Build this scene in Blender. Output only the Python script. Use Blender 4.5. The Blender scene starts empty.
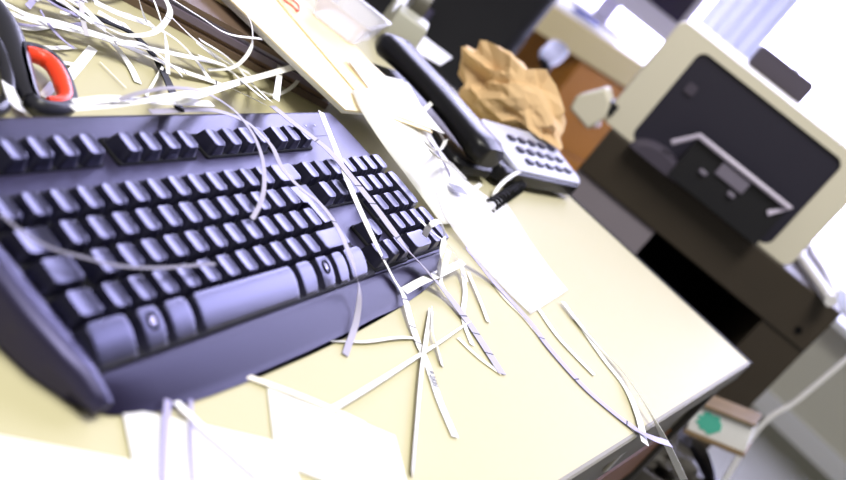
import bpy, bmesh, math, random
from mathutils import Vector, Matrix, noise

# ------------------------------------------------------------------ camera
F_PX = 1066.36
CAM = Vector((-1.2538, -0.0653, 1.0395))
W = Matrix(((0.47006678, -0.02505228, 0.88227524),
            (-0.66378393, -0.66887273, 0.33466426),
            (0.58174575, -0.74295468, -0.33104415)))       # columns: camera right, down, forward
scene = bpy.context.scene
col = scene.collection
cam_data = bpy.data.cameras.new('camera')
cam_data.sensor_width = 36.0
cam_data.sensor_fit = 'HORIZONTAL'
cam_data.lens = F_PX / 846 * 36
cam_data.clip_start = 0.02
cam_data.clip_end = 60
cam_data.dof.use_dof = True
cam_data.dof.focus_distance = 0.80
cam_data.dof.aperture_fstop = 5.6
cam = bpy.data.objects.new('camera', cam_data)
col.objects.link(cam)
cx, cy, cz = W.col[0], -W.col[1], -W.col[2]
cam.matrix_world = Matrix(((cx[0], cy[0], cz[0], CAM[0]), (cx[1], cy[1], cz[1], CAM[1]), (cx[2], cy[2], cz[2], CAM[2]), (0, 0, 0, 1)))
scene.camera = cam
# ------------------------------------------------------------------ world, daylight, exposure
world = bpy.data.worlds.new('world')
scene.world = world
world.use_nodes = True
wb = world.node_tree.nodes['Background']
wb.inputs['Color'].default_value = (1.0, 0.96, 0.90, 1)
wb.inputs['Strength'].default_value = 0.14
def area(name, loc, direction, sx, sy, power, color):
    d = bpy.data.lights.new(name, 'AREA')
    d.shape = 'RECTANGLE'; d.size = sx; d.size_y = sy; d.energy = power; d.color = color
    o = bpy.data.objects.new(name, d); col.objects.link(o)
    o.location = loc; o.visible_camera = True
    o.rotation_euler = Vector(direction).to_track_quat('-Z', 'Y').to_euler()
    return o
area('window_daylight', (2.98, 1.15, 2.22), (-1, 0, 0), 4.2, 3.55, 350, (0.66, 0.65, 1.0))
area('added_overhead_fill', (-.95, -.05, 2.75), (0, 0, -1), 1.3, .6, 33, (1.0, 0.97, 0.90))  # unseen overhead light, added to brighten the near desk evenly
scene.view_settings.view_transform = 'Standard'
scene.view_settings.look = 'None'
scene.view_settings.exposure = 1.02
scene.view_settings.gamma = 1
scene.view_settings.use_curve_mapping = False

# ------------------------------------------------------------------ helpers
S = 0.01905
KBR = Matrix(((0.99004542, 0.13969911, -0.01715289),
              (0.14074822, -0.98266577, 0.12065619),
              (0.0, -0.12186934, -0.99254615)))
KBT = Vector((-0.92378124, 0.22136234, 0.78328644))
KROT = Matrix((KBR.col[0], -KBR.col[1], -KBR.col[2])).transposed()    # local right, back, up of the sloping keyboard
KM = KROT.to_4x4(); KM.translation = KBT
DESK = 0.75

def at(px, py, z=None, X=None, Y=None):
    """point of the place on a level plane z (or upright plane X / Y) along a sight line"""
    d = W @ Vector(((px - 423) / F_PX, (py - 240) / F_PX, 1))
    if z is not None: s = (z - CAM.z) / d.z
    elif X is not None: s = (X - CAM.x) / d.x
    else: s = (Y - CAM.y) / d.y
    return CAM + s * d
def on_plane(px, py, p, n):
    d = W @ Vector(((px - 423) / F_PX, (py - 240) / F_PX, 1))
    return CAM + d * ((p - CAM).dot(n) / d.dot(n))
def resting(px, py, h):
    """point h above the key tops where the keyboard lies, else h above the desk"""
    n = KROT.col[2]
    P = on_plane(px, py, KBT + n * h, n)
    q = KROT.transposed() @ (P - KBT)
    u, v = q.x / S, -q.y / S
    if -1.4 < u < 22.9 and -3.85 < v < 4.2: return P
    if -1.4 < u < 22.9 and 4.2 <= v < 5.9:
        hh = h - 0.0085 - 0.011 * ((v - 4.2) / 1.5) ** 1.6
        P2 = on_plane(px, py, KBT + n * hh, n)
        if P2.z > DESK + h: return P2
    return at(px, py, z=DESK + h)

mats = {}
def M(name, color, rough=0.5, metallic=0.0, spec=0.5, var=0.0, scale=20.0, bump=0.0, bscale=200.0, trans=0.0, alpha=1.0, coat=0.0, tint=None):
    m = bpy.data.materials.new(name); m.use_nodes = True
    nt = m.node_tree; b = nt.nodes['Principled BSDF']
    b.inputs['Base Color'].default_value = (*color, 1)
    b.inputs['Roughness'].default_value = rough
    b.inputs['Metallic'].default_value = metallic
    b.inputs['Specular IOR Level'].default_value = spec
    b.inputs['Transmission Weight'].default_value = trans
    b.inputs['Alpha'].default_value = alpha
    b.inputs['Coat Weight'].default_value = coat
    if tint: b.inputs['Specular Tint'].default_value = (*tint, 1)
    if var or bump:
        tc = nt.nodes.new('ShaderNodeTexCoord')
    if var:
        n = nt.nodes.new('ShaderNodeTexNoise'); n.inputs['Scale'].default_value = scale; n.inputs['Detail'].default_value = 4
        r = nt.nodes.new('ShaderNodeMix'); r.data_type = 'RGBA'
        r.inputs[6].default_value = tuple(min(1, c * (1 - var)) for c in color) + (1,)
        r.inputs[7].default_value = tuple(min(1, c * (1 + var)) for c in color) + (1,)
        nt.links.new(tc.outputs['Object'], n.inputs['Vector'])
        nt.links.new(n.outputs['Fac'], r.inputs[0])
        nt.links.new(r.outputs[2], b.inputs['Base Color'])
    if bump:
        n2 = nt.nodes.new('ShaderNodeTexNoise'); n2.inputs['Scale'].default_value = bscale; n2.inputs['Detail'].default_value = 3
        bp = nt.nodes.new('ShaderNodeBump'); bp.inputs['Strength'].default_value = bump; bp.inputs['Distance'].default_value = 0.001
        nt.links.new(tc.outputs['Object'], n2.inputs['Vector'])
        nt.links.new(n2.outputs['Fac'], bp.inputs['Height'])
        nt.links.new(bp.outputs['Normal'], b.inputs['Normal'])
    mats[name] = m
    return m
def thin_paper(name, color, through=0.35, rough=0.6):
    m = bpy.data.materials.new(name); m.use_nodes = True
    nt = m.node_tree; out = nt.nodes['Material Output']; b = nt.nodes['Principled BSDF']
    b.inputs['Base Color'].default_value = (*color, 1); b.inputs['Roughness'].default_value = rough
    t = nt.nodes.new('ShaderNodeBsdfTranslucent'); t.inputs['Color'].default_value = (*color, 1)
    mx = nt.nodes.new('ShaderNodeMixShader'); mx.inputs[0].default_value = through
    nt.links.new(b.outputs[0], mx.inputs[1]); nt.links.new(t.outputs[0], mx.inputs[2])
    nt.links.new(mx.outputs[0], out.inputs['Surface'])
    mats[name] = m
    return m
def see_thru(name, color, clear=0.5, rough=0.2):
    m = bpy.data.materials.new(name); m.use_nodes = True
    nt = m.node_tree; out = nt.nodes['Material Output']; b = nt.nodes['Principled BSDF']
    b.inputs['Base Color'].default_value = (*color, 1); b.inputs['Roughness'].default_value = rough
    t = nt.nodes.new('ShaderNodeBsdfTransparent')
    mx = nt.nodes.new('ShaderNodeMixShader'); mx.inputs[0].default_value = clear
    nt.links.new(b.outputs[0], mx.inputs[1]); nt.links.new(t.outputs[0], mx.inputs[2])
    nt.links.new(mx.outputs[0], out.inputs['Surface'])
    mats[name] = m
    return m

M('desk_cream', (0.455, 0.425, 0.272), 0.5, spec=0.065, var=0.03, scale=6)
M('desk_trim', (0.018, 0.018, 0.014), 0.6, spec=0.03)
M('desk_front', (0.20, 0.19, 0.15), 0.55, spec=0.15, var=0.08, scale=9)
M('desk_leg', (0.03, 0.028, 0.027), 0.45)
M('rail_wood', (0.21, 0.07, 0.008), 0.5, var=0.25, scale=14)
M('metal_pull', (0.75, 0.72, 0.68), 0.3, metallic=0.8)
M('kb_body', (0.012, 0.010, 0.026), 0.43, spec=1.0, tint=(0.56, 0.54, 1.0), bump=0.06, bscale=900)  # bluish sheen of the window light put into the specular tint
M('kb_key', (0.004, 0.004, 0.008), 0.31, spec=0.9, tint=(0.57, 0.56, 1.0), bump=0.05, bscale=1500)  # key tops: blue of the reflected daylight painted in through the tint
M('kb_palm', (0.010, 0.008, 0.022), 0.46, spec=0.34, tint=(0.54, 0.52, 1.0), bump=0.06, bscale=900)  # palm rest reflections coloured blue by the tint, standing in for bluer light
M('kb_bed', (0.004, 0.004, 0.007), 0.7, spec=0.15)
M('kb_logo', (0.30, 0.28, 0.33), 0.25, metallic=0.8)
M('kb_mark', (0.02, 0.02, 0.03), 0.5)
M('kb_print', (0.55, 0.55, 0.72), 0.5)
thin_paper('strip_white', (0.93, 0.93, 0.93), 0.1)
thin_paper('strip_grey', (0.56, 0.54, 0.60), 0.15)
thin_paper('strip_lilac', (0.36, 0.33, 0.54), 0.1)
thin_paper('strip_cream', (0.90, 0.85, 0.68), 0.1)
thin_paper('strip_dark_grey', (0.17, 0.16, 0.21), 0.1)  # darkest grey of the strip papers
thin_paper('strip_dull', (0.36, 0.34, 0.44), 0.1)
M('ink', (0.015, 0.015, 0.02), 0.6)
M('ink_soft', (0.22, 0.22, 0.30), 0.6)
thin_paper('sheet_white', (0.93, 0.93, 0.93), 0.4)
see_thru('tracing_sheet', (0.92, 0.91, 0.93), 0.62, 0.4)
M('folder_cream', (0.84, 0.68, 0.38), 0.6, var=0.05, scale=10)
M('folder_pale', (0.92, 0.80, 0.55), 0.6, var=0.05, scale=10)
M('paper_edge', (0.90, 0.90, 0.93), 0.7)
M('binder_brown', (0.13, 0.085, 0.06), 0.5, var=0.4, scale=25)
M('binder_plum', (0.15, 0.12, 0.17), 0.45, var=0.3, scale=25)
M('binder_slate', (0.36, 0.33, 0.42), 0.4, var=0.2, scale=25)
M('binder_rust', (0.17, 0.10, 0.06), 0.5, var=0.3, scale=25)
M('scissor_black', (0.016, 0.016, 0.026), 0.36, spec=0.6)
M('scissor_red', (0.85, 0.055, 0.015), 0.4)
M('steel', (0.62, 0.62, 0.66), 0.25, metallic=1)
M('phone_black', (0.008, 0.008, 0.010), 0.32, spec=0.2)
M('phone_grey', (0.42, 0.43, 0.55), 0.42)
M('phone_button', (0.03, 0.03, 0.07), 0.4)
M('cord_black', (0.008, 0.008, 0.010), 0.6, spec=0.12)
M('kraft', (0.66, 0.45, 0.24), 0.72, var=0.12, scale=30, bump=0.3, bscale=150)
M('kraft_dark', (0.42, 0.26, 0.13), 0.8)
M('band_red', (0.70, 0.08, 0.03), 0.45)
see_thru('clear_plastic', (0.80, 0.80, 0.88), 0.6, 0.12)
M('grey_plastic', (0.42, 0.42, 0.37), 0.45)
M('tape_dark', (0.08, 0.075, 0.06), 0.4)
M('printer_cream', (0.74, 0.70, 0.58), 0.5)
M('printer_panel', (0.017, 0.015, 0.032), 0.5)
M('printer_black', (0.008, 0.008, 0.012), 0.5)
M('printer_rim', (0.55, 0.50, 0.66), 0.4)
M('printer_grey', (0.065, 0.055, 0.085), 0.55)
M('tray_grey', (0.20, 0.18, 0.25), 0.5)
M('stand_brown', (0.040, 0.030, 0.020), 0.55, var=0.15, scale=12)
M('stand_lilac', (0.26, 0.23, 0.27), 0.5, var=0.08, scale=10)
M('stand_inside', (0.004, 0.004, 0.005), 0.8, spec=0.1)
M('far_cream', (0.56, 0.47, 0.22), 0.5)
M('far_top', (0.70, 0.66, 0.55), 0.4)
M('orange_wood', (0.42, 0.165, 0.014), 0.5, var=0.18, scale=8)
M('far_dark', (0.13, 0.10, 0.085), 0.6)
M('white_plastic', (0.80, 0.80, 0.86), 0.35)
M('screen_dark', (0.018, 0.012, 0.04), 0.3)
M('bezel_lilac', (0.55, 0.53, 0.68), 0.4)
M('pen_blue', (0.03, 0.05, 0.35), 0.35)
M('chair_black', (0.010, 0.010, 0.016), 0.65, bump=0.2, bscale=500)
M('chair_plastic', (0.012, 0.012, 0.018), 0.45, spec=0.4)
M('chair_shell', (0.10, 0.09, 0.17), 0.4)
M('floor_grey', (0.15, 0.15, 0.115), 0.6, var=0.12, scale=3)
M('wall_paint', (0.62, 0.62, 0.56), 0.7)
M('frame_white', (0.80, 0.82, 0.90), 0.4)
M('cable_white', (0.80, 0.79, 0.82), 0.4)
M('bin_black', (0.018, 0.017, 0.022), 0.4)
M('bag_grey', (0.045, 0.04, 0.035), 0.6, var=0.3, scale=30)
M('carton_teal', (0.10, 0.55, 0.42), 0.45)
M('carton_white', (0.88, 0.88, 0.90), 0.45, var=0.12, scale=30)
M('carton_edge', (0.22, 0.15, 0.08), 0.6, var=0.3, scale=30)
m = bpy.data.materials.new('window_glass'); m.use_nodes = True
nt = m.node_tree; b = nt.nodes['Principled BSDF']
tr = nt.nodes.new('ShaderNodeBsdfTransparent'); mx = nt.nodes.new('ShaderNodeMixShader'); mx.inputs[0].default_value = 0.93
b.inputs['Roughness'].default_value = 0.05
nt.links.new(b.outputs[0], mx.inputs[1]); nt.links.new(tr.outputs[0], mx.inputs[2]); nt.links.new(mx.outputs[0], nt.nodes['Material Output'].inputs['Surface'])
mats['window_glass'] = m
thin_paper('curtain_sheer', (0.80, 0.84, 0.96), 0.03)

def empty(name, loc, rotz=0.0):
    o = bpy.data.objects.new(name, None); col.objects.link(o)
    o.location = loc; o.rotation_euler = (0, 0, rotz); o.empty_display_size = 0.02
    return o
def tag(o, label=None, cat=None, group=None, kind=None):
    if label: o['label'] = label
    if cat: o['category'] = cat
    if group: o['group'] = group
    if kind: o['kind'] = kind
    return o
def obj(name, bm, mat, parent=None, smooth=True, loc=None, bevel=0.0, angle=40):
    me = bpy.data.meshes.new(name)
    bmesh.ops.recalc_face_normals(bm, faces=bm.faces[:])
    bm.to_mesh(me); bm.free()
    for mm in (mat if isinstance(mat, (list, tuple)) else [mat]): me.materials.append(mats[mm])
    o = bpy.data.objects.new(name, me); col.objects.link(o)
    if parent: o.parent = parent
    if loc is not None: o.location = loc
    if smooth:
        me.polygons.foreach_set('use_smooth', [True] * len(me.polygons))
        if angle < 180:
            me.set_sharp_from_angle(angle=math.radians(angle))
    if bevel:
        md = o.modifiers.new('round', 'BEVEL'); md.width = bevel; md.segments = 2; md.limit_method = 'ANGLE'
    return o
def add_box(bm, x0, x1, y0, y1, z0, z1, mi=0):
    vs = [bm.verts.new(p) for p in ((x0, y0, z0), (x1, y0, z0), (x1, y1, z0), (x0, y1, z0), (x0, y0, z1), (x1, y0, z1), (x1, y1, z1), (x0, y1, z1))]
    for f in ((0, 3, 2, 1), (4, 5, 6, 7), (0, 1, 5, 4), (1, 2, 6, 5), (2, 3, 7, 6), (3, 0, 4, 7)):
        bm.faces.new([vs[i] for i in f]).material_index = mi
    return vs
def box(name, b6, mat, parent=None, bevel=0.0, loc=None):
    bm = bmesh.new(); add_box(bm, *b6)
    return obj(name, bm, mat, parent, bevel=bevel, loc=loc)
def loft(bm, rings, closed=True, cap=True, mi=0):
    R = [[bm.verts.new(p) for p in r] for r in rings]
    n = len(R[0])
    for a, b in zip(R, R[1:]):
        for i in range(n if closed else n - 1):
            j = (i + 1) % n
            bm.faces.new((a[i], a[j], b[j], b[i])).material_index = mi
    if cap and closed:
        bm.faces.new(R[0][::-1]).material_index = mi; bm.faces.new(R[-1]).material_index = mi
    return R
def catmull(pts, n):
    P = [Vector(p) for p in pts]
    if len(P) == 2: P = [P[0], P[0].lerp(P[1], .5), P[1]]
    Q = [P[0] * 2 - P[1]] + P + [P[-1] * 2 - P[-2]]
    out = []
    segs = len(P) - 1
    for k in range(n + 1):
        t = k / n * segs; i = min(int(t), segs - 1); f = t - i
        a, b, c, d = Q[i:i + 4]
        out.append(0.5 * ((2 * b) + (c - a) * f + (2 * a - 5 * b + 4 * c - d) * f * f + (3 * b - a - 3 * c + d) * f ** 3))
    return out
def tube(bm, pts, r, seg=8, closed=False, mi=0):
    P = [Vector(p) for p in pts]; n = len(P)
    rings = []; up = None
    for i, p in enumerate(P):
        if closed: t = P[(i + 1) % n] - P[i - 1]
        else: t = P[min(i + 1, n - 1)] - P[max(i - 1, 0)]
        t.normalize()
        if up is None:
            up = Vector((0, 0, 1)) if abs(t.z) < .9 else Vector((1, 0, 0))
        s = t.cross(up).normalized(); up = s.cross(t).normalized()
        rr = r[i] if isinstance(r, list) else r
        ra, rb = rr if isinstance(rr, (list, tuple)) else (rr, rr)
        rings.append([p + s * math.cos(2 * math.pi * k / seg) * ra + up * math.sin(2 * math.pi * k / seg) * rb for k in range(seg)])
    if closed:
        R = [[bm.verts.new(q) for q in ring] for ring in rings]
        for a in range(n):
            A, B = R[a], R[(a + 1) % n]
            for k in range(seg):
                bm.faces.new((A[k], A[(k + 1) % seg], B[(k + 1) % seg], B[k])).material_index = mi
    else: loft(bm, rings, mi=mi)
def rrect(x0, x1, y0, y1, r, z, n=4):
    out = []
    for cxx, cyy, a0 in ((x1 - r, y1 - r, 0), (x0 + r, y1 - r, 90), (x0 + r, y0 + r, 180), (x1 - r, y0 + r, 270)):
        for k in range(n + 1):
            a = math.radians(a0 + 90 * k / n)
            out.append(Vector((cxx + r * math.cos(a), cyy + r * math.sin(a), z)))
    return out
def lathe(bm, prof, seg=28, mi=0, c=(0, 0, 0)):
    rings = [[Vector((c[0] + r * math.cos(2 * math.pi * k / seg), c[1] + r * math.sin(2 * math.pi * k / seg), c[2] + z)) for k in range(seg)] for r, z in prof]
    loft(bm, rings, mi=mi)

# ------------------------------------------------------------------ the room
def struct(name, b6, mat, parent=None, bevel=0.0):
    o = box(name, b6, mat, parent, bevel)
    if not parent: o['kind'] = 'structure'
    return o
struct('floor', (-3.2, 3.6, -2.6, 3.6, -0.05, 0.0), 'floor_grey')
WX = 2.75
bm = bmesh.new()
add_box(bm, WX, WX + .14, -2.6, 3.6, 0, .46)
add_box(bm, WX, WX + .14, -2.6, 3.6, 4.02, 4.2)
add_box(bm, WX, WX + .14, -2.6, -.95, .46, 4.02)
add_box(bm, WX, WX + .14, 3.2, 3.6, .46, 4.02)
o = obj('wall_right', bm, 'wall_paint', smooth=False); o['kind'] = 'structure'
o = empty('window_1', (WX + .07, 0, .46)); o['kind'] = 'structure'
bm = bmesh.new()
for y0, y1 in ((-.95, -.88), (3.13, 3.2)): add_box(bm, -.04, .04, y0, y1, 0, 3.56)
for z0, z1 in ((0, .07), (3.49, 3.56)): add_box(bm, -.04, .04, -.88, 3.13, z0, z1)
obj('window_frame', bm, 'frame_white', o, smooth=False)
for y, w in ((.97, .10), (.74, .012), (-.05, .07), (2.0, .08)):
    box('mullion', (-.035, .035, y - w / 2, y + w / 2, .07, 3.49), 'frame_white', o)
box('window_sill', (-.22, -.04, -1.0, 3.25, -.03, .0), 'frame_white', o, .004)
box('pane', (-.003, .003, -.88, 3.13, .07, 3.49), 'window_glass', o)
struct('baseboard_right', (WX - .015, WX, -2.6, 3.6, 0, .08), 'frame_white')

# sheer curtain gathered beside the mullion: a folded cloth hanging to the sill
def curtain(y0, y1, folds, amp, label):
    bm = bmesh.new(); n = folds * 10; rings = []
    for zz in (0.5, 1.2, 2.0, 3.95):
        r = []
        for k in range(n + 1):
            t = k / n; y = y0 + (y1 - y0) * t
            r.append(Vector((amp * math.sin(t * folds * 2 * math.pi) * (1.1 if zz < 1 else .9), y, zz)))
        rings.append(r)
    loft(bm, rings, closed=False)
    o = obj('curtain', bm, 'curtain_sheer', loc=(WX - .10, 0, 0), angle=180)
    md = o.modifiers.new('cloth', 'SOLIDIFY'); md.thickness = .002
    tag(o, label, 'curtain')
curtain(.86, 1.10, 5, .02, 'pale sheer curtain hanging in narrow folds in front of the bright window')

# ------------------------------------------------------------------ the desk
desk = empty('office_desk', (0, 0, 0))
tag(desk, 'cream topped office desk with dark edging carrying the black keyboard', 'desk')
bm = bmesh.new(); add_box(bm, -1.75, -.011, .003, .78, DESK - .028, DESK)
obj('desktop', bm, 'desk_cream', desk, smooth=False)
bm = bmesh.new(); loft(bm, [[Vector((x, y, z)) for x, z in ((-.011, DESK - .028), (-.001, DESK - .028), (0.0, DESK - .024), (0, DESK - .003), (-.002, DESK + .0004), (-.011, DESK + .0004))] for y in (-.001, .78)])
obj('edge_trim', bm, 'desk_trim', desk, smooth=False)
bm = bmesh.new(); loft(bm, [[Vector((x, y, z)) for y, z in ((.003, DESK - .028), (0, DESK - .028), (-.001, DESK - .024), (-.001, DESK - .001), (.0005, DESK + .0002), (.003, DESK + .0002))] for x in (-1.75, -.001)])
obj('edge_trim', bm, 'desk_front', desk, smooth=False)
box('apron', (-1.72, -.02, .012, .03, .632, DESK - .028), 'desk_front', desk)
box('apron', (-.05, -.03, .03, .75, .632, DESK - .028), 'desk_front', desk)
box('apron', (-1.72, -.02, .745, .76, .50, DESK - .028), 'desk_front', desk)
for x0, x1 in ((-.024, -.002), (-1.74, -1.715)):
    for y0, y1 in ((.004, .03), (.74, .77)):
        box('leg', (x0, x1, y0, y1, 0, DESK - .028), 'desk_leg', desk, .002)
box('lower_rail', (-1.72, -.026, .010, .032, .56, .632), 'rail_wood', desk)
p = at(618, 461, Y=.008)
box('label_plate', (p.x - .006, p.x + .006, .009, .0125, p.z - .016, p.z + .014), 'metal_pull', desk, .001)

# ------------------------------------------------------------------ the keyboard (local: x right, y away from the front row, z up off the sloping key tops)
kb = bpy.data.objects.new('computer_keyboard', None); col.objects.link(kb)
kb.matrix_world = KM
tag(kb, 'black computer keyboard with curved palm rest lying on the cream desk', 'keyboard')
def hd(v): return -(0.024 + (4 - v) * S * .12187) / .99255
def K(u, v, h): return Vector((u * S, -v * S, h))
HB = -.0105
out = [(-1.25, -3.3), (-1.0, -3.72), (-.6, -3.8), (6, -3.8), (14, -3.79), (22.3, -3.77), (22.55, -3.7), (22.68, -3.4), (22.8, -2.9), (22.93, -1.25), (22.73, .56), (22.45, 2.4), (22.1, 3.75), (21.95, 4.28),
       (-.85, 4.28), (-1.15, 3.4), (-1.25, 2.0)]
def inset(pts, d):
    c = Vector((10.8, .4)); r = []
    for i, q in enumerate(pts):
        a, b_ = Vector(pts[i - 1]), Vector(pts[(i + 1) % len(pts)])
        t = (b_ - a).normalized(); nrm = Vector((-t.y, t.x))
        if nrm.dot(c - Vector(q)) < 0: nrm = -nrm
        r.append(Vector(q) + nrm * d)
    return r
bm = bmesh.new()
rings = [[K(u, v, hd(v) + .0015) for u, v in out], [K(u, v, HB - .003) for u, v in out], [K(q.x, q.y, HB - .0008) for q in inset(out, .06)], [K(q.x, q.y, HB) for q in inset(out, .2)]]
loft(bm, rings)
obj('case', bm, 'kb_body', kb, angle=60)
# palm rest: lofted band along the front, swelling then falling to the desk
front = [(-.85, 4.3), (-.55, 4.72), (-.05, 5.08), (.7, 5.36), (1.6, 5.55), (3.4, 5.68), (5.3, 5.76), (8.4, 5.8), (11.5, 5.78), (13.7, 5.7), (15.9, 5.6), (18.4, 5.4), (20.4, 5.14), (21.4, 4.85), (21.9, 4.4)]
bm = bmesh.new(); rings = []
for u, vf in front:
    v0 = 4.26; L = max(vf - v0, .08); ring = []
    bow = .10 * math.sin(math.pi * min(1, max(0, (u + 1) / 23)))
    for t, hh in ((0, HB - .006), (0, HB + .0002), (.06, HB + .0008), (.2, HB + .0002), (.4, HB - .0018), (.6, HB - .0042), (.78, HB - .0066), (.92, HB - .0088), (1.0, None)):
        v = v0 + L * t
        h = hd(v) + .0012 if hh is None else max(hh, hd(v) + .0012)
        if t == 1.0: ring += [K(u, v, hd(v) + .0012)]
        else: ring.append(K(u, v, h))
    ring.append(K(u, v0, hd(v0) + .0012))
    rings.append(ring)
loft(bm, rings)
obj('palm_rest', bm, 'kb_palm', kb, angle=70)
# raised rim down the short side
bm = bmesh.new(); rings = []
for v, k in ((-1.2, 0), (-.7, .4), (0, .85), (.8, 1), (2.4, 1), (3.6, .95), (4.2, .75), (4.7, .4), (5.0, .1)):
    h = HB + .0068 * k; s = .12 * max(0, v - 2.5)
    uo, ui = -1.23 + s * (1.0 if v < 4 else 1.6), -.42 + s * .45
    lo = max(hd(v) + .001, HB - .006)
    rings.append([K(uo, v, lo), K(uo, v, h - .003), K(uo + .12, v, h - .0007), K(uo + .3, v, h), K(ui - .2, v, h), K(ui - .05, v, h - .0006), K(ui, v, h - .003), K(ui, v, lo)])
loft(bm, rings)
obj('side_rim', bm, 'kb_body', kb, angle=70)
def bed(u0, u1, v0, v1, h=-.0085):
    bm = bmesh.new()
    rr = .12 * S
    rg = []
    for hh, dd in ((HB - .001, 0), (h - .0006, 0), (h, .05)):
        rg.append([Vector((p.x, p.y, hh)) for p in rrect((u0 + dd) * S, (u1 - dd) * S, -(v1 - dd) * S, -(v0 + dd) * S, rr, hh)])
    loft(bm, rg)
    obj('key_bed', bm, 'kb_bed', kb, angle=60)
for b in ((1.42, 5.55, -2.78, -1.70), (6.15, 10.2, -2.76, -1.68), (10.7, 14.75, -2.74, -1.66), (15.0, 18.2, -2.72, -1.66),
          (-.38, 14.95, -1.02, 4.27), (15.0, 18.15, -1.0, 1.15), (15.98, 17.2, 2.1, 3.2), (15.0, 18.15, 3.12, 4.18), (18.25, 22.3, -1.0, 4.14)):
    bed(*b)
# sculpted key caps
cap_cache = {}
def cap_mesh(w, d, dish, droop, top=0.0):
    key = (round(w, 3), round(d, 3), dish, droop, top)
    if key in cap_cache: return cap_cache[key]
    bm = bmesh.new()
    X0, X1, Y0, Y1 = 0.0, w * S, 0.0, d * S            # y measured back from the lower edge
    def zf(p):
        tx = (2 * (p.x - X0) / (X1 - X0) - 1); ty = 1 - (p.y - Y0) / (Y1 - Y0)
        z = top - droop * max(0, ty) ** 2
        if dish > 0:
            z -= dish * (1 - min(1, tx * tx))
        else:
            z += dish * 0
        return z
    nx, ny = max(8, int(w * 9)), 8
    def edge(x0, x1, y0, y1, f, cut):
        pts = [(i / nx, 0) for i in range(nx)] + [(1, j / ny) for j in range(ny)] + [(1 - i / nx, 1) for i in range(nx)] + [(0, 1 - j / ny) for j in range(ny)]
        r_ = []
        for a_, b_ in pts:
            x, y = x0 + (x1 - x0) * a_, y0 + (y1 - y0) * b_
            if a_ in (0, 1) and b_ in (0, 1): x += cut * (1 - 2 * a_); y += cut * (1 - 2 * b_)
            r_.append(f(Vector((x, y, 0))))
        return r_
    def low(p): return Vector((p.x, p.y, -.0098))
    def rim(p): p.z = zf(p) - .0006; return p
    def brow(p): p.z = zf(p) - .0001; return p
    g = [[None] * (ny + 1) for _ in range(nx + 1)]
    ins = .0006
    for i in range(nx + 1):
        for j in range(ny + 1):
            p = Vector((X0 + ins + (X1 - X0 - 2 * ins) * i / nx, Y0 + ins + (Y1 - Y0 - 2 * ins) * j / ny, 0))
            if i in (0, nx) and j in (0, ny): p.x += .0005 * (1 if i == 0 else -1); p.y += .0005 * (1 if j == 0 else -1)
            p.z = zf(p); g[i][j] = bm.verts.new(p)
    for i in range(nx):
        for j in range(ny): bm.faces.new((g[i][j], g[i + 1][j], g[i + 1][j + 1], g[i][j + 1]))
    top_loop = [g[i][0] for i in range(nx)] + [g[nx][j] for j in range(ny)] + [g[nx - i][ny] for i in range(nx)] + [g[0][ny - j] for j in range(ny)]
    loops = [[bm.verts.new(p) for p in edge(X0 - .19 * S, X1 + .19 * S, Y0 - .10 * S, Y1 + .13 * S, low, .0006)],
             [bm.verts.new(p) for p in edge(X0 - .016 * S, X1 + .016 * S, Y0 - .014 * S, Y1 + .014 * S, rim, .0007)],
             [bm.verts.new(p) for p in edge(X0 - .003 * S, X1 + .003 * S, Y0 - .002 * S, Y1 + .002 * S, brow, .0008)], top_loop]
    for a_, b_ in zip(loops, loops[1:]):
        n_ = len(a_)
        for k in range(n_): bm.faces.new((a_[k], a_[(k + 1) % n_], b_[(k + 1) % n_], b_[k]))
    bm.faces.new(loops[0][::-1])
    me = bpy.data.meshes.new('key')
    bmesh.ops.recalc_face_normals(bm, faces=bm.faces[:])
    bm.to_mesh(me); bm.free()
    me.polygons.foreach_set('use_smooth', [True] * len(me.polygons))
    me.set_sharp_from_angle(angle=math.radians(50))
    me.materials.append(mats['kb_key'])
    cap_cache[key] = me
    return me
krng = random.Random(3)
def keycap(u, v, w=.56, d=.72, dish=.0006, droop=.0003, name='key', dh=0.0):
    o = bpy.data.objects.new(name, cap_mesh(w, d, dish, droop)); col.objects.link(o)
    o.parent = kb; o.location = K(u, v, dh + krng.uniform(-.0002, .0002))
    return o
for i in range(13): keycap(i, 0)
keycap(13.02, 0, 1.42)
keycap(.0, 1, 1.05, dish=.0015, dh=-.0012)
for i in range(12): keycap(1.5 + i, 1)
keycap(0, 2, 1.0)
for i in range(12): keycap(1.75 + i, 2)
keycap(-.02, 3, .78)
for i in range(11): keycap(1.25 + i, 3)
keycap(12.27, 3, 1.75, dish=.0004)
# tall return key with a step in its outline
bm = bmesh.new()
L = [(13.5, .30), (14.28, .30), (14.28, 1.99), (13.43, 1.99), (13.43, 1.06), (13.2, 1.02), (13.12, .34)]
Lo = [(13.1, .16), (14.5, .16), (14.5, 2.1), (13.22, 2.1), (13.22, 1.16), (12.98, 1.14), (12.92, .2)]
loft(bm, [[K(u, v, -.0098) for u, v in Lo[1:] + Lo[:1]], [K(u, v, -.001) for u, v in inset(L[1:] + L[:1], -.02)], [K(u, v, 0) for u, v in inset(L[1:] + L[:1], .03)]])
obj('key', bm, 'kb_key', kb, angle=50)
for u in (15.25, 16.25, 17.25):
    for v in (0, 1): keycap(u, v)
    keycap(u, 4)
keycap(16.25, 3)
for u in (18.5, 19.5, 20.5):
    for v in (0, 1, 2, 3): keycap(u, v)
keycap(21.5, 0)
keycap(21.5, 2, .56, 1.72); keycap(21.5, 4, .56, 1.72)
keycap(18.5, 4, 1.56); keycap(20.5, 4)
for g in ((1.66, 2.63, 3.65, 4.68), (6.41, 7.38, 8.36, 9.34), (10.95, 11.98, 12.98, 13.9), (15.25, 16.2, 17.2)):
    for u in g: keycap(u, -1.80)
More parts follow.
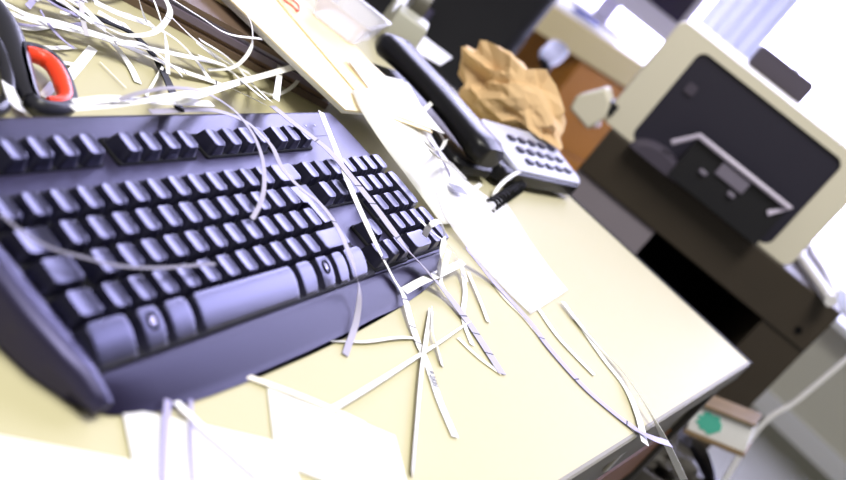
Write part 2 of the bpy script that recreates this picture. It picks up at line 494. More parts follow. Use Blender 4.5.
for u0, u1, nm in ((-.2, 1.2, 'key'), (1.64, 2.42, 'logo_key'), (2.78, 3.68, 'key'), (4.06, 9.27, 'space_bar'), (9.65, 10.52, 'key'), (10.96, 11.74, 'logo_key'), (12.1, 12.78, 'key'), (13.0, 14.25, 'key')):
    k = keycap(u0, 4.16, u1 - u0, .93, dish=0.0, droop=.0072, name=nm)
    if nm == 'logo_key':
        wq = (u1 - u0) * S
        bm = bmesh.new()
        c = Vector((wq * .52, .55 * S, 0)); rr = .0034
        tube(bm, [c + Vector((rr * math.cos(a) * .95, rr * math.sin(a) * 1.15, -.0072 * (1 - (c.y + rr * math.sin(a) * 1.15) / (.93 * S)) ** 2 + .0002)) for a in [2 * math.pi * t / 24 for t in range(24)]], .0006, 6, closed=True)
        obj('emblem_ring', bm, 'kb_bed', k); bm = bmesh.new()
        # small four-part wavy flag inside the ring
        for ix in (-1, 0):
            for iy in (-1, 0):
                vs = []
                for (fx, fy) in ((0, 0), (1, 0), (1, 1), (0, 1)):
                    x = (ix + .08 + .84 * fx) * .0017; y = (iy + .08 + .84 * fy) * .0017 + .0003 * math.sin((ix + fx) * 2.4)
                    vs.append(Vector((c.x + x, c.y + y, -.0072 * (1 - (c.y + y) / (.93 * S)) ** 2 + .0003)))
                bot = [bm.verts.new(q - Vector((0, 0, .0004))) for q in vs]; tp = [bm.verts.new(q) for q in vs]
                bm.faces.new(tp); bm.faces.new(bot[::-1])
                for a in range(4): bm.faces.new((bot[a], bot[(a + 1) % 4], tp[(a + 1) % 4], tp[a]))
        tag(obj('emblem', bm, 'kb_logo', k), 'small round silver flag emblem')
bm = bmesh.new(); add_box(bm, 18.9 * S, 21.0 * S, 2.345 * S, 2.375 * S, HB - .0002, HB + .0002)
obj('indicator_line', bm, 'kb_mark', kb, smooth=False)
for u in (19.3, 20.1, 20.9):
    bm = bmesh.new(); add_box(bm, u * S - .0011, u * S + .0011, 2.9 * S, 2.9 * S + .0014, HB - .0002, HB + .0003)
    obj('indicator_light', bm, 'kb_print', kb, smooth=False)

# ------------------------------------------------------------------ shredded paper strips
def ribbon(pts, width, mat='strip_white', ticks=(), n=None, twist=None, thick=.0003, name='paper_strip', pts_world=False):
    """a paper ribbon: pts are (px, py, height) resting points; ticks are fractions along it that carry a printed mark"""
    P = [Vector(p) for p in pts] if pts_world else [resting(*p) for p in pts]
    n = n or max(10, 9 * (len(P) - 1))
    C = catmull(P, n)
    cum = [0]
    for a, b in zip(C, C[1:]): cum.append(cum[-1] + (b - a).length)
    L = cum[-1]
    def pos(s):
        s = min(max(s, 0), L)
        for i in range(n):
            if cum[i + 1] >= s or i == n - 1:
                d = cum[i + 1] - cum[i]
                return C[i].lerp(C[i + 1], (s - cum[i]) / d if d > 1e-9 else 0)
    st = sorted(set([c for c in cum] + [q for t in ticks for q in (t * L - .0007, t * L + .0007)]))
    st = [s for i, s in enumerate(st) if i == 0 or s - st[i - 1] > 1e-5]
    bm = bmesh.new(); prev = None; o = P[0].copy()
    sm = Vector((0, 0, 0)); last_side = None
    for s in st:
        p = pos(s); t = (pos(s + L * .02) - pos(s - L * .02))
        if t.length < 1e-9: t = Vector((1, 0, 0))
        t.normalize()
        up = Vector((0, 0, 1))
        side = t.cross(up)
        if side.length < .15: side = last_side or Vector((0, 1, 0))
        side.normalize()
        if last_side and side.dot(last_side) < 0: side = -side
        last_side = side
        nn = side.cross(t).normalized()
        if nn.z < 0: nn = -nn
        if twist:
            a = twist[0] + (twist[1] - twist[0]) * s / L
            side = side * math.cos(a) + nn * math.sin(a); nn = side.cross(t).normalized()
        w = width / 2
        ring = [bm.verts.new(p + side * w - o), bm.verts.new(p - side * w - o), bm.verts.new(p - side * w + nn * thick - o), bm.verts.new(p + side * w + nn * thick - o)]
        if prev:
            mid = (s + ps) / 2
            mi = 1 if any(abs(mid - t_ * L) < .0006 for t_ in ticks) else 0
            for a in range(4):
                bm.faces.new((prev[a], prev[(a + 1) % 4], ring[(a + 1) % 4], ring[a])).material_index = mi
        else: bm.faces.new(ring[::-1])
        prev = ring; ps = s
    bm.faces.new(prev)
    ob = obj(name, bm, [mat, 'ink'], None, angle=60, loc=o)
    return ob, pos, L
def strip(label, pts, width=.0045, mat='strip_white', ticks=(), group=None, twist=None):
    o, pos, L = ribbon(pts, width, mat, ticks, twist=twist)
    tag(o, label, 'paper strip', group)
    return o, pos, L

a = .0012
st1, pos1, L1 = strip('bright white strip running across the number pad over the palm rest, tail printed with digits',
      [(321, 112, -.004), (336, 150, .003), (350, 187, .004), (372, 236, .004), (392, 276, .003), (404, 297, .005), (411, 322, .003), (418.5, 344, .0015), (427, 364, .001), (440, 402, .001), (455, 437, .001)], .0056, ticks=(.62, .70, .745))
# printed digits on its tail
cu = bpy.data.curves.new('digits', 'FONT'); cu.body = 'P 2331'; cu.size = .0062; cu.extrude = .00006; cu.offset = .00012
to = bpy.data.objects.new('digits', cu); col.objects.link(to)
bpy.context.view_layer.update()
me = bpy.data.meshes.new_from_object(to.evaluated_get(bpy.context.evaluated_depsgraph_get()))
bpy.data.objects.remove(to)
me.materials.clear(); me.materials.append(mats['ink'])
o = bpy.data.objects.new('printed_digits', me); col.objects.link(o)
A, B = pos1(L1 * .825), pos1(L1 * .92)
xd = (B - A).normalized(); zd = Vector((0, 0, 1)); zd = (zd - xd * zd.dot(xd)).normalized(); yd = zd.cross(xd)
mw = Matrix((xd, yd, zd)).transposed().to_4x4(); mw.translation = A + zd * .0010 - yd * .0021 - st1.location
o.parent = st1; o.matrix_local = mw
o['label'] = 'small printed grey digits'

strip('short white strip folded flat beside the keyboard corner, under the long digit strip', [(404, 291, .0035), (422, 281, .006), (441, 273, .006), (463, 262, .004)], .0064)
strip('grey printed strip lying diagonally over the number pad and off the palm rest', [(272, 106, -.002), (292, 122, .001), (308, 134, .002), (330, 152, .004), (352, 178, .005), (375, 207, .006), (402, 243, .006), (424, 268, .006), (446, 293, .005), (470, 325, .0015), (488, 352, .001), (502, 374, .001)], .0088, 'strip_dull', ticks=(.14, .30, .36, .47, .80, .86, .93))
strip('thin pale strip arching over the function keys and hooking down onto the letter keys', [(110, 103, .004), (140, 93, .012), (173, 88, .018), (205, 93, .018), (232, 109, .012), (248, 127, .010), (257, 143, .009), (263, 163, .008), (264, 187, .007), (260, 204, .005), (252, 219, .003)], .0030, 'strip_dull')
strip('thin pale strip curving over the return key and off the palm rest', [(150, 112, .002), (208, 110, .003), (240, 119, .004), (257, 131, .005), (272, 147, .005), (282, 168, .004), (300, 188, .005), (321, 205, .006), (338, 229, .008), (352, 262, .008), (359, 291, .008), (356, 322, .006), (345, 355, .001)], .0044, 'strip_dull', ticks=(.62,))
strip('dull grey strip bent over the tab end of the keyboard and the letter keys', [(0, 214, .004), (22, 232, .004), (50, 248, .004), (85, 258, .005), (118, 266, .005), (160, 268, .004), (215, 264, .003)], .0020, 'strip_dark_grey')
strip('straight white strip standing on edge below the digit strip, pointing at the desk front', [(431, 310, .002), (424, 352, .003), (420, 385, .003), (412, 474, .002)], .0046, 'strip_white', twist=(.2, .9))
strip('long white strip crossing the desk under the digit strip, dark along one edge', [(311, 420, .001), (332, 409, .003), (353, 397, .004), (384, 378, .004), (412, 360, .003), (440, 342, .003), (469, 322, .002)], .0036, twist=(.1, .9))
strip('thin white strip lying level with the palm rest front on the desk', [(330, 341, .001), (365, 342, .0015), (395, 338, .002), (416, 338, .001)], .0034, twist=(.6, .3))
strip('short bent white strip beside the digit strip on the desk', [(432, 308, .002), (432, 330, .004), (437, 346, .003), (442, 366, .001)], .0036, twist=(.8, .5))
strip('white strip bent into a hairpin at the number pad corner', [(424, 236, .008), (430, 226, .020), (440, 222, .024), (444, 236, .024), (441, 256, .018), (438, 277, .006)], .0050)
strip('white strip slanting from the hairpin strip down to the desk', [(449, 250, .012), (444, 268, .010), (441, 282, .006), (449, 297, .004), (457, 307, .002)], .0046)
strip('white strip curling along the edge of the tracing sheet beside the number pad', [(418, 218, .010), (432, 232, .012), (447, 244, .010), (460, 262, .006), (467, 282, .003)], .0042)
strip('cream strip lying behind the end of the grey printed strip', [(458, 338, .0006), (478, 357, .0006), (501, 374, .0006)], .0046, 'strip_cream')
strip('white strip under the fold, heading from the keyboard corner to the desk front', [(462, 268, .002), (465, 292, .002), (463, 318, .001), (472, 345, .0008)], .0042)
strip('pale strip fanning out on the desk between the tracing sheet and the grey printed strip', [(468, 272, .003), (480, 300, .002), (488, 322, .0012)], .0040, 'strip_cream')
# beyond the tracing sheet, hanging over the desk front
strip('lilac strip with black ticks running off the desk front edge', [(466, 248, .004), (492, 280, .003), (528, 320, .001), (550, 349, .001), (583, 386, .001), (610, 410, .001), (634, 428, .002), (652, 438, .006), (670, 444, .004)], .0078, 'strip_lilac', ticks=(.42, .60, .80))
tail = [at(563, 302, z=DESK + .003), at(580, 325, z=DESK + .002), at(599, 347, z=DESK + .002), at(622, 371, z=DESK + .004), at(641, 398, z=DESK + .008), at(658, 427, z=DESK + .004), at(672, 455, z=DESK - .012), at(684, 480, z=DESK - .035)]
o, _, _ = ribbon(tail, .0062, 'strip_white', pts_world=True, twist=(0, 1.1)); tag(o, 'bright white strip curving over the desk front edge and hanging down', 'paper strip')
strip('pale strip ending on the desk between the two long hanging strips', [(518, 285, .002), (537, 307, .001), (559, 338, .001), (594, 375, .001)], .0062, 'strip_white')
strip('wide pale strip whose end droops just past the desk front edge', [(575, 318, .001), (603, 358, .001), (625, 387, .001), (638, 416, .002), (645, 444, .003)], .0072, 'strip_white')
strip('cream strip lying beside the punched edge of the tracing sheet', [(492, 283, .0006), (506, 300, .0006), (524, 318, .0006), (546, 345, .0006)], .0046, 'strip_cream')
# over the phone cord and folder corner
strip('white strip arched over the black coiled cord by the telephone', [(491, 204, .001), (498, 188, .012), (513, 175, .022), (530, 167, .026), (546, 163, .028)], .0040)
strip('short white strip lying by the coiled cord', [(468, 193, .002), (481, 184, .002)], .0050)
o, _, _ = ribbon([at(424, 110, z=.785), at(437, 98, z=.79)], .0046, 'strip_white', pts_world=True); tag(o, 'short white strip leaning on the telephone handset side', 'paper strip')
for k, q in enumerate(([(416, 122, .012), (428, 140, .008), (442, 160, .004), (450, 176, .002)], [(417, 132, .014), (430, 147, .009), (440, 150, .010), (446, 140, .014)], [(420, 140, .012), (436, 156, .008), (450, 164, .004), (466, 180, .002)], [(424, 126, .010), (438, 132, .012), (446, 145, .008)])):
    strip('crumpled pale strip in the tangle between the folder corner and the telephone', [(x, y, h + .024) for x, y, h in q], .0046, ('strip_lilac', 'strip_white', 'strip_white', 'strip_grey')[k], group='crumpled strips by the telephone', twist=(.3, 1.0))

# tangled heap behind the keyboard
hp = [
 ('wide white strip sweeping from the scissors to the dark folders', [(-14, 0, .012), (0, 2, .014), (30, 16, .016), (60, 23, .018), (90, 32, .018), (130, 44, .014), (170, 53, .012), (213, 62, .012)], .0056, 'strip_white', ()),
 ('long printed strip sweeping under the wide white strip towards the keyboard back', [(-10, 8, .006), (0, 10, .007), (30, 20, .009), (70, 29, .010), (100, 37, .010), (140, 52, .008), (180, 70, .006), (225, 86, .005), (262, 103, .004)], .0064, 'strip_white', (.3, .5, .62, .83)),
 ('strip arched into a wide loop that rises in front of the dark folders', [(60, 12, .012), (100, 25, .018), (125, 35, .024), (150, 34, .030), (163, 25, .036), (170, 12, .040), (165, -2, .044)], .0044, 'strip_white', (.8,)),
 ('narrow bright strip standing upright across the black strap', [(152, -4, .045), (160, 18, .034), (166, 43, .020), (168, 74, .006)], .0034, 'strip_white', ()),
 ('strip slanting down from the heap onto bare desk near the scissors', [(106, 36, .006), (121, 53, .004), (131, 68, .0015), (138, 83, .001)], .0056, 'strip_white', ()),
 ('short wide white strip with a torn end on top of the heap', [(98, 12, .026), (112, 20, .026), (128, 27, .024)], .0070, 'strip_white', (.7,)),
 ('broad white strip lying across the black strap, square cut end', [(94, 2, .022), (120, 14, .022), (153, 25, .018)], .0084, 'strip_white', ()),
 ('white strip pushed slanting under the broad white strip', [(73, -2, .020), (88, 12, .018), (104, 27, .014)], .0074, 'strip_white', ()),
 ('grey strip slipping off the folders towards the keyboard back', [(171, 17, .030), (194, 39, .018), (220, 58, .010), (250, 74, .004)], .0050, 'strip_white', ()),
 ('pale strip bowed from the loop down to the desk by the strap', [(150, 27, .018), (166, 33, .016), (182, 45, .012), (198, 63, .006), (210, 80, .002)], .0044, 'strip_white', ()),
 ('thin lilac strip hanging across the dark folder edges', [(170, -2, .060), (200, 17, .048), (228, 34, .038), (261, 39, .036)], .0024, 'strip_white', ()),
 ('thin strip curled into an open hook over the dark folders', [(245, 10, .052), (252, 28, .042), (250, 50, .026), (234, 67, .012), (208, 70, .006)], .0030, 'strip_white', ()),
 ('broad white strip slanting up over the folders just behind the function keys', [(176, 102, .006), (200, 94, .008), (240, 82, .014), (270, 74, .020), (300, 65, .030)], .0058, 'strip_white', ()),
 ('short upright strip leaning on the dark folders', [(281, 42, .034), (280, 68, .016), (276, 100, .004)], .0048, 'strip_white', ()),
 ('small grey strip curled at the folder corner behind the keyboard', [(303, 74, .016), (292, 87, .008), (276, 95, .004), (262, 92, .006)], .0030, 'strip_white', ()),
 ('printed strip with two black ticks lying by the folder edge', [(196, 42, .012), (216, 58, .008), (236, 76, .005), (262, 98, .003)], .0052, 'strip_white', (.35, .6)),
 ('grey strip bending along the foot of the dark folders', [(200, 40, .020), (228, 58, .012), (252, 84, .006), (270, 101, .003)], .0044, 'strip_white', ()),
 ('long white strip lying level just behind the keyboard back edge', [(74, 103, .004), (110, 99, .006), (150, 101, .006), (212, 104, .004)], .0050, 'strip_white', ()),
 ('second white strip pressed against the keyboard back edge', [(72, 108, .003), (120, 104, .004), (160, 98, .005), (206, 90, .006)], .0044, 'strip_white', ()),
 ('white strip curving down past the scissor shank inside the handle', [(-3, 52, .008), (6, 80, .008), (14, 100, .007), (24, 112, .005)], .0062, 'strip_white', ()),
 ('short white strip level on the desk above the scissor handle', [(16, 27, .002), (34, 29, .003), (54, 26, .002)], .0036, 'strip_white', ()),
 ('short white strip level on the desk right beside the scissor handle top', [(32, 46, .002), (54, 48, .003), (75, 47, .002)], .0036, 'strip_white', ()),
 ('short white strip poking out behind the red grip', [(48, 58, .002), (60, 62, .003), (76, 65, .002)], .0036, 'strip_white', ()),
 ('thick bright white strip with square end slanting behind the red grip', [(66, 80, .003), (80, 64, .003), (93, 48, .003)], .0064, 'strip_white', ()),
 ('pale strip lying inside the scissor loop', [(43, 97, .001), (48, 91, .001), (54, 84, .001)], .0056, 'strip_white', ()),
 ('white strip rising steeply from the heap beside the loop', [(138, -3, .038), (142, 10, .030), (146, 22, .022)], .0060, 'strip_white', ()),
 ('thin strip drooping from the strap to the keyboard back', [(163, 67, .006), (154, 82, .003), (146, 96, .002)], .0022, 'strip_white', ()),
 ('small white strip with square end where two long strips cross', [(200, 57, .016), (214, 62, .014), (226, 66, .010)], .0050, 'strip_white', ()),
 ('short grey strip bridging the strap near the heap top', [(128, 42, .014), (146, 46, .014), (172, 66, .008), (182, 76, .004)], .0040, 'strip_white', ()),
 ('short narrow strip lying on the bare desk beside the strap', [(100, 62, .002), (112, 74, .002), (126, 88, .002)], .0012, 'strip_cream', ()),
]
for lab, pts, w, mt, tk in hp: strip(lab, pts, w * 1.12, mt, tk)
rng = random.Random(11)
for k in range(26):
    x0, y0 = rng.uniform(-30, 110), rng.uniform(-26, 10)
    L = rng.uniform(40, 110); ang = rng.uniform(.05, .75) if rng.random() < .7 else rng.uniform(-.9, 2.0)
    q = []
    bend = rng.uniform(-.5, .5); h0 = rng.uniform(.006, .026)
    for s in range(4):
        t = s / 3
        q.append((x0 + L * t * math.cos(ang + bend * t), y0 + L * t * math.sin(ang + bend * t), h0 + rng.uniform(-.004, .004) - .004 * t))
    if q[-1][1] > 60 or max(p_[0] for p_ in q) > 140: continue
    strip('narrow paper strip among the tangled strips at the heap behind the scissors', q, rng.choice((.0036, .0044, .0052, .006)), rng.choice(('strip_white', 'strip_white', 'strip_grey', 'strip_lilac')), (.4,) if rng.random() < .25 else (), 'tangled strips of the heap', twist=(rng.uniform(-.3, .3), rng.uniform(-.5, .5)))
# near the desk front, out of focus
strip('lilac strip hanging from under the palm rest towards the desk front', [(168, 400, .003), (165, 430, .003), (162, 482, .002)], .0036, 'strip_lilac')
strip('thin lilac strip lying parallel beside the wider lilac one', [(191, 400, .003), (191, 440, .003), (193, 482, .002)], .0020, 'strip_lilac')
strip('white strip slanting from the palm rest over the ruled sheets', [(176, 402, .003), (200, 425, .004), (232, 452, .004), (266, 482, .004)], .0042, 'strip_white')
strip('pale strip slanting out from under the palm rest front', [(246, 376, .001), (290, 392, .002), (330, 408, .0015), (366, 425, .001)], .0042, 'strip_cream')

# black strap in the heap
o, _, _ = ribbon([(50, 0, .012), (62, 5, .013), (95, 18, .013), (128, 32, .011), (150, 52, .008), (164, 75, .006), (179, 110, .004)], .0068, 'cord_black', name='flat_strap', thick=.0012)
tag(o, 'flat black strap running through the paper heap to the keyboard back', 'strap')

# ------------------------------------------------------------------ scissors
sc = empty('scissors', at(30, 85, z=DESK))
tag(sc, 'black handled scissors with a red lined grip lying behind the keyboard', 'scissors')
def loc(parent, p): return p - Vector(parent.location)
def px_loop(pts, z): return [loc(sc, at(x, y, z=z)) for x, y in pts]
ring_px = [(20, 50), (30, 51), (42, 55), (54, 64), (63, 78), (68, 92), (70, 105), (62, 110), (48, 110), (35, 106), (28, 94), (24, 78), (20, 62)]
ring = catmull(px_loop(ring_px + ring_px[:1], .763), 52)[:-1]
cen = sum(ring, Vector()) / len(ring)
bm = bmesh.new(); tube(bm, ring, (.0048, .006), 10, closed=True)
hd_ = obj('handle', bm, 'scissor_black', sc)
bm = bmesh.new()
lin = []; rad = []
for k in range(0, 34):
    p = ring[k]; d = p - cen
    q = math.sin(math.pi * min(1, (k + 1.5) / 35)) ** .7
    lin.append(cen + d * (.86 - .07 * q) + Vector((0, 0, .0012))); rad.append((.0014 + .0048 * q, .0052))
tube(bm, lin, rad, 10)
tag(obj('grip_liner', bm, 'scissor_red', sc), 'red soft grip lining')
bm = bmesh.new(); sh = catmull(px_loop([(31, 102), (22, 74), (14, 46), (4, 22), (-12, 0), (-34, -22)], .763), 24)
tube(bm, sh, [(.0062 + .0028 * math.sin(math.pi * min(1, k / 24)), .006) for k in range(25)], 10)
obj('handle', bm, 'scissor_black', sc)
bm = bmesh.new(); ring2 = catmull(px_loop([(-18, 30), (-6, 44), (4, 66), (8, 92), (0, 108), (-16, 110), (-32, 92), (-36, 62), (-30, 40), (-18, 30)], .760), 40)[:-1]
tube(bm, ring2, (.0048, .0055), 10, closed=True); obj('handle', bm, 'scissor_black', sc)
for dz, dx in ((0, 0), (.0022, .006)):
    bm = bmesh.new(); a0, a1 = loc(sc, at(-30, -18, z=.762)), loc(sc, at(-90, -75, z=.758))
    t = (a1 - a0).normalized(); s_ = Vector((-t.y, t.x, 0))
    loft(bm, [[p + s_ * w + Vector((0, 0, dz + h)) for w, h in ((-ww, 0), (ww, 0), (ww, .0016), (-ww, .0016))] for p, ww in ((a0 - t * .01, .006), (a0 + t * .03, .007), (a1, .001))])
    obj('blade', bm, 'steel', sc, smooth=False)

# ------------------------------------------------------------------ sheets of paper
def slab(name, corners, z, th, mat, label, cat, group=None, curl=0.0):
    """a flat sheet or folder of real thickness with its four corners given round in order"""
    P = [Vector((c[0], c[1], 0)) for c in corners]; o = P[0].copy(); n = 12
    bm = bmesh.new(); G = []
    for top in (0, 1):
        g = []
        for i in range(n + 1):
            row = []
            for j in range(n + 1):
                s, t = i / n, j / n
                p = (P[0] * (1 - s) + P[1] * s) * (1 - t) + (P[3] * (1 - s) + P[2] * s) * t - o
                p.z = z + top * th + curl * (s - .5) ** 2 * 4 * (t) ** 2
                row.append(bm.verts.new(p))
            g.append(row)
        G.append(g)
    for i in range(n):
        for j in range(n):
            bm.faces.new((G[1][i][j], G[1][i + 1][j], G[1][i + 1][j + 1], G[1][i][j + 1]))
            bm.faces.new((G[0][i][j], G[0][i][j + 1], G[0][i + 1][j + 1], G[0][i + 1][j]))
    for i in range(n):
        for (a, b_) in (((i, 0), (i + 1, 0)), ((i, n), (i + 1, n)), ((0, i), (0, i + 1)), ((n, i), (n, i + 1))):
            bm.faces.new((G[0][a[0]][a[1]], G[0][b_[0]][b_[1]], G[1][b_[0]][b_[1]], G[1][a[0]][a[1]]))
    ob = obj(name, bm, mat, None, loc=o, angle=30)
    return tag(ob, label, cat, group)
def rect(c, ang, w, d):
    a = math.radians(ang); ux = Vector((math.cos(a), math.sin(a))); uy = Vector((-ux.y, ux.x)); c = Vector((c[0], c[1]))
    return [c, c + ux * w, c + ux * w + uy * d, c + uy * d]

# loose sheets at the desk front
cA = at(394, 437, z=DESK); cB = at(250, 377, z=DESK)
dirA = (Vector((cB.x - cA.x, cB.y - cA.y, 0))).normalized(); nrmA = Vector((dirA.y, -dirA.x, 0))
if nrmA.y > 0: nrmA = -nrmA
def sheet_from(c, d, n_, w, l, z, lab):
    c = Vector((c[0], c[1], 0)); s = slab('paper_sheet', [c, c + d * l, c + d * l + n_ * w, c + n_ * w], z, .0003, ['sheet_white'], lab, 'paper sheet')
    return s
for k, (A_, B_, lab) in enumerate((((394, 437), (266, 384), 'white sheet with a square corner lying at the desk front before the palm rest'),
                                   ((285, 446), (120, 409), 'second white sheet overlapping the square cornered one at the desk front'),
                                   ((150, 468), (-25, 436), 'white sheet lying under the hanging lilac strips'))):
    a_, b_ = at(*A_, z=DESK), at(*B_, z=DESK)
    d_ = (b_ - a_).normalized(); n_ = Vector((d_.y, -d_.x, 0)); n_ = -n_ if n_.y > 0 else n_
    slab('paper_sheet', [a_[:2], b_[:2], (b_ + n_ * .06)[:2], (a_ + n_ * .06)[:2]], DESK + .0008 + .0006 * k, .0003, 'sheet_white', lab, 'paper sheet')

# stack of dark folders
fa = Vector((-.424, .405)); fd = (at(132, 4, z=DESK + .002) - at(325, 108, z=DESK + .002)).to_2d().normalized()
bk = Vector((fd.y, -fd.x)); bk = bk if bk.y > 0 else -bk
zc = DESK + .0004
DS = [('binder_brown', .0065, 0, 'dark brown folder at the bottom of the stack behind the keyboard'),
      ('binder_rust', .0040, .004, 'rust brown folder second from the bottom of the dark stack'),
      ('binder_plum', .0062, .001, 'plum folder in the middle of the dark stack'),
      ('binder_slate', .0035, .006, 'slate grey folder lying over the plum one'),
      ('binder_brown', .0050, .003, 'dark brown folder topmost of the dark stack, under the cream papers')]
for mt, th, off, lab in DS:
    c = fa + bk * off + fd * off * 1.5
    pts = [c, c + fd * .30, c + fd * .30 + bk * .21, c + bk * .21]
    slab('document_folder', pts, zc, th - .0003, mt, lab, 'folder')
    zc += th
# pale papers on top of it
z = zc + .0004
c0 = at(274, 29, z=DESK + .03); c1 = at(215, -5, z=DESK + .03); q_ = (c1 - c0).normalized(); w_ = Vector((-q_.y, q_.x, 0)); w_ = w_ if w_.x > 0 else -w_
slab('manila_folder', [c0[:2], (c0 + q_ * .22)[:2], (c0 + q_ * .22 + w_ * .10)[:2], (c0 + w_ * .10)[:2]], z, .0022, 'folder_cream', 'cream folder whose corner pokes out over the dark folders', 'folder'); z += .0026
for k, lab in enumerate(('thin pack of white paper lowest between the cream and the pale folder', 'second pack of white paper from below under the pale folder', 'third pack of white paper from below under the pale folder', 'topmost pack of white paper right under the pale folder')):
    slab('paper_pack', rect((-.482 - .0028 * k, .357 - .0022 * k), 4 - .7 * k, .16, .29), z, .0014, 'paper_edge', lab, 'paper'); z += .0021
slab('manila_folder', rect((-.497, .348), 2, .165, .29), z, .0016, 'folder_pale', 'pale folder under the top sheets, red band lying on it', 'folder'); z += .0020
slab('manila_folder', rect((-.452, .349), -14, .085, .20), z, .0012, 'folder_cream', 'deep cream folder with a corner showing beside the telephone', 'folder'); z += .0016
ZT = z
slab('paper_sheet', rect((-.425, .350), -16, .08, .085), ZT, .0006, 'sheet_white', 'bent white sheet on top of the folder pile', 'paper sheet', curl=.004)

# sheet sliding down off the pile onto the desk, and the tracing sheet in front
def draped(name, rows, mat, label, cat, th=.0003):
    """rows: list of (edge point, edge point) down the sheet"""
    A = catmull([r[0] for r in rows], 28); B = catmull([r[1] for r in rows], 28)
    o = A[0].copy(); bm = bmesh.new(); nC = 8
    R = [[bm.verts.new(a.lerp(b, k / nC) - o) for k in range(nC + 1)] for a, b in zip(A, B)]
    for r0, r1 in zip(R, R[1:]):
        for k in range(nC): bm.faces.new((r0[k], r0[k + 1], r1[k + 1], r1[k]))
    ob = obj(name, bm, mat, None, loc=o, angle=180)
    md = ob.modifiers.new('thickness', 'SOLIDIFY'); md.thickness = th; md.offset = 1
    return tag(ob, label, cat)
draped('paper_sheet', [(at(352, 90, z=ZT + .001), at(408, 82, z=ZT + .001)), (at(362, 112, z=ZT + .0005), at(424, 112, z=ZT + .0005)), (at(385, 147, z=DESK + .032), at(434, 140, z=DESK + .032)), (at(407, 176, z=DESK + .020), at(462, 176, z=DESK + .018)), (at(428, 205, z=DESK + .011), at(498, 205, z=DESK + .007)), (at(442, 224, z=DESK + .006), at(514, 220, z=DESK + .003))],
       'sheet_white', 'white sheet sliding off the folder pile down onto the desk', 'paper sheet')
trs = draped('tracing_sheet', [(at(436, 190, z=DESK + .016), at(505, 200, z=DESK + .008)), (at(446, 217, z=DESK + .009), at(515, 216, z=DESK + .005)), (at(466, 246, z=DESK + .004), at(530, 240, z=DESK + .0035)), (at(496, 280, z=DESK + .003), at(550, 268, z=DESK + .003)), (at(531, 314, z=DESK + .002), at(568, 290, z=DESK + .002))],
       'tracing_sheet', 'translucent tracing sheet with printed ticks along one edge, flat on the desk', 'plastic sheet')
bm = bmesh.new()
for k in range(9):
    t_ = k / 8; p = at(464 + 66 * t_, 249 + 60 * t_, z=DESK + .0045 - .002 * t_) - trs.location
    add_box(bm, p.x - .0012, p.x + .0012, p.y - .0004, p.y + .0004, p.z, p.z + .0001)
obj('printed_ticks', bm, 'ink_soft', trs, smooth=False)
o = box('stamp_square', (-.010, .010, -.006, .006, 0, .0004), 'ink_soft', None)
pz = at(458, 189, z=DESK + .0185); o.location = pz; o.rotation_euler = (0, 0, -.3)
o.name = 'paper_scrap'; tag(o, 'small blue grey printed paper scrap lying on the white sheet by the number pad', 'paper scrap')

# red band, clear tray and tape roll on the pile
c = at(291, 2, z=ZT + .002)
bm = bmesh.new(); tube(bm, [Vector((.016 * math.cos(a_) , .008 * math.sin(a_) , .0008 * math.sin(3 * a_))) for a_ in [2 * math.pi * k / 40 for k in range(40)]], .0011, 6, closed=True)
o = obj('rubber_band', bm, 'band_red', loc=c); o.rotation_euler = (0, 0, 1.1); tag(o, 'red rubber band lying open on the pale folder', 'rubber band')
tr = empty('plastic_tray', at(343, 26, z=ZT + .001), math.radians(20))
tag(tr, 'clear plastic tray standing on the folder pile', 'tray')
bm = bmesh.new()
loft(bm, [rrect(-.040, .040, -.026, .026, .008, 0), rrect(-.046, .046, -.031, .031, .009, .022), rrect(-.049, .049, -.034, .034, .010, .023), rrect(-.049, .049, -.034, .034, .010, .0245), rrect(-.044, .044, -.029, .029, .009, .0235), rrect(-.038, .038, -.024, .024, .007, .0015)])
obj('tray_shell', bm, 'clear_plastic', tr, angle=50)
dsp = empty('tape_dispenser', at(392, 40, z=DESK + .0005), math.radians(35))
tag(dsp, 'grey tape dispenser with a dark roll standing behind the folder pile', 'tape dispenser')
bm = bmesh.new()
prof = [(-.075, 0), (.075, 0), (.078, .02), (.070, .045), (.045, .040), (.015, .032), (-.02, .034), (-.045, .055), (-.070, .050), (-.078, .02)]
loft(bm, [[Vector((x, y, z_)) for x, z_ in prof] for y in (-.022, .022)])
obj('dispenser_body', bm, 'grey_plastic', dsp, bevel=.003)
bm = bmesh.new(); rr = []
for y in (-.010, .010):
    rr.append([Vector((-.012 + .034 * math.cos(2 * math.pi * k / 28), y, .058 + .034 * math.sin(2 * math.pi * k / 28))) for k in range(28)])
loft(bm, rr); obj('tape_roll', bm, 'tape_dark', dsp, bevel=.002)
slab('paper_sheet', [at(392, 40, z=DESK)[:2], at(440, 66, z=DESK)[:2], at(452, 58, z=DESK)[:2], at(402, 20, z=DESK)[:2]], DESK + .0005, .0006, 'sheet_white', 'white sheet lying behind the telephone at the desk side edge', 'paper sheet')

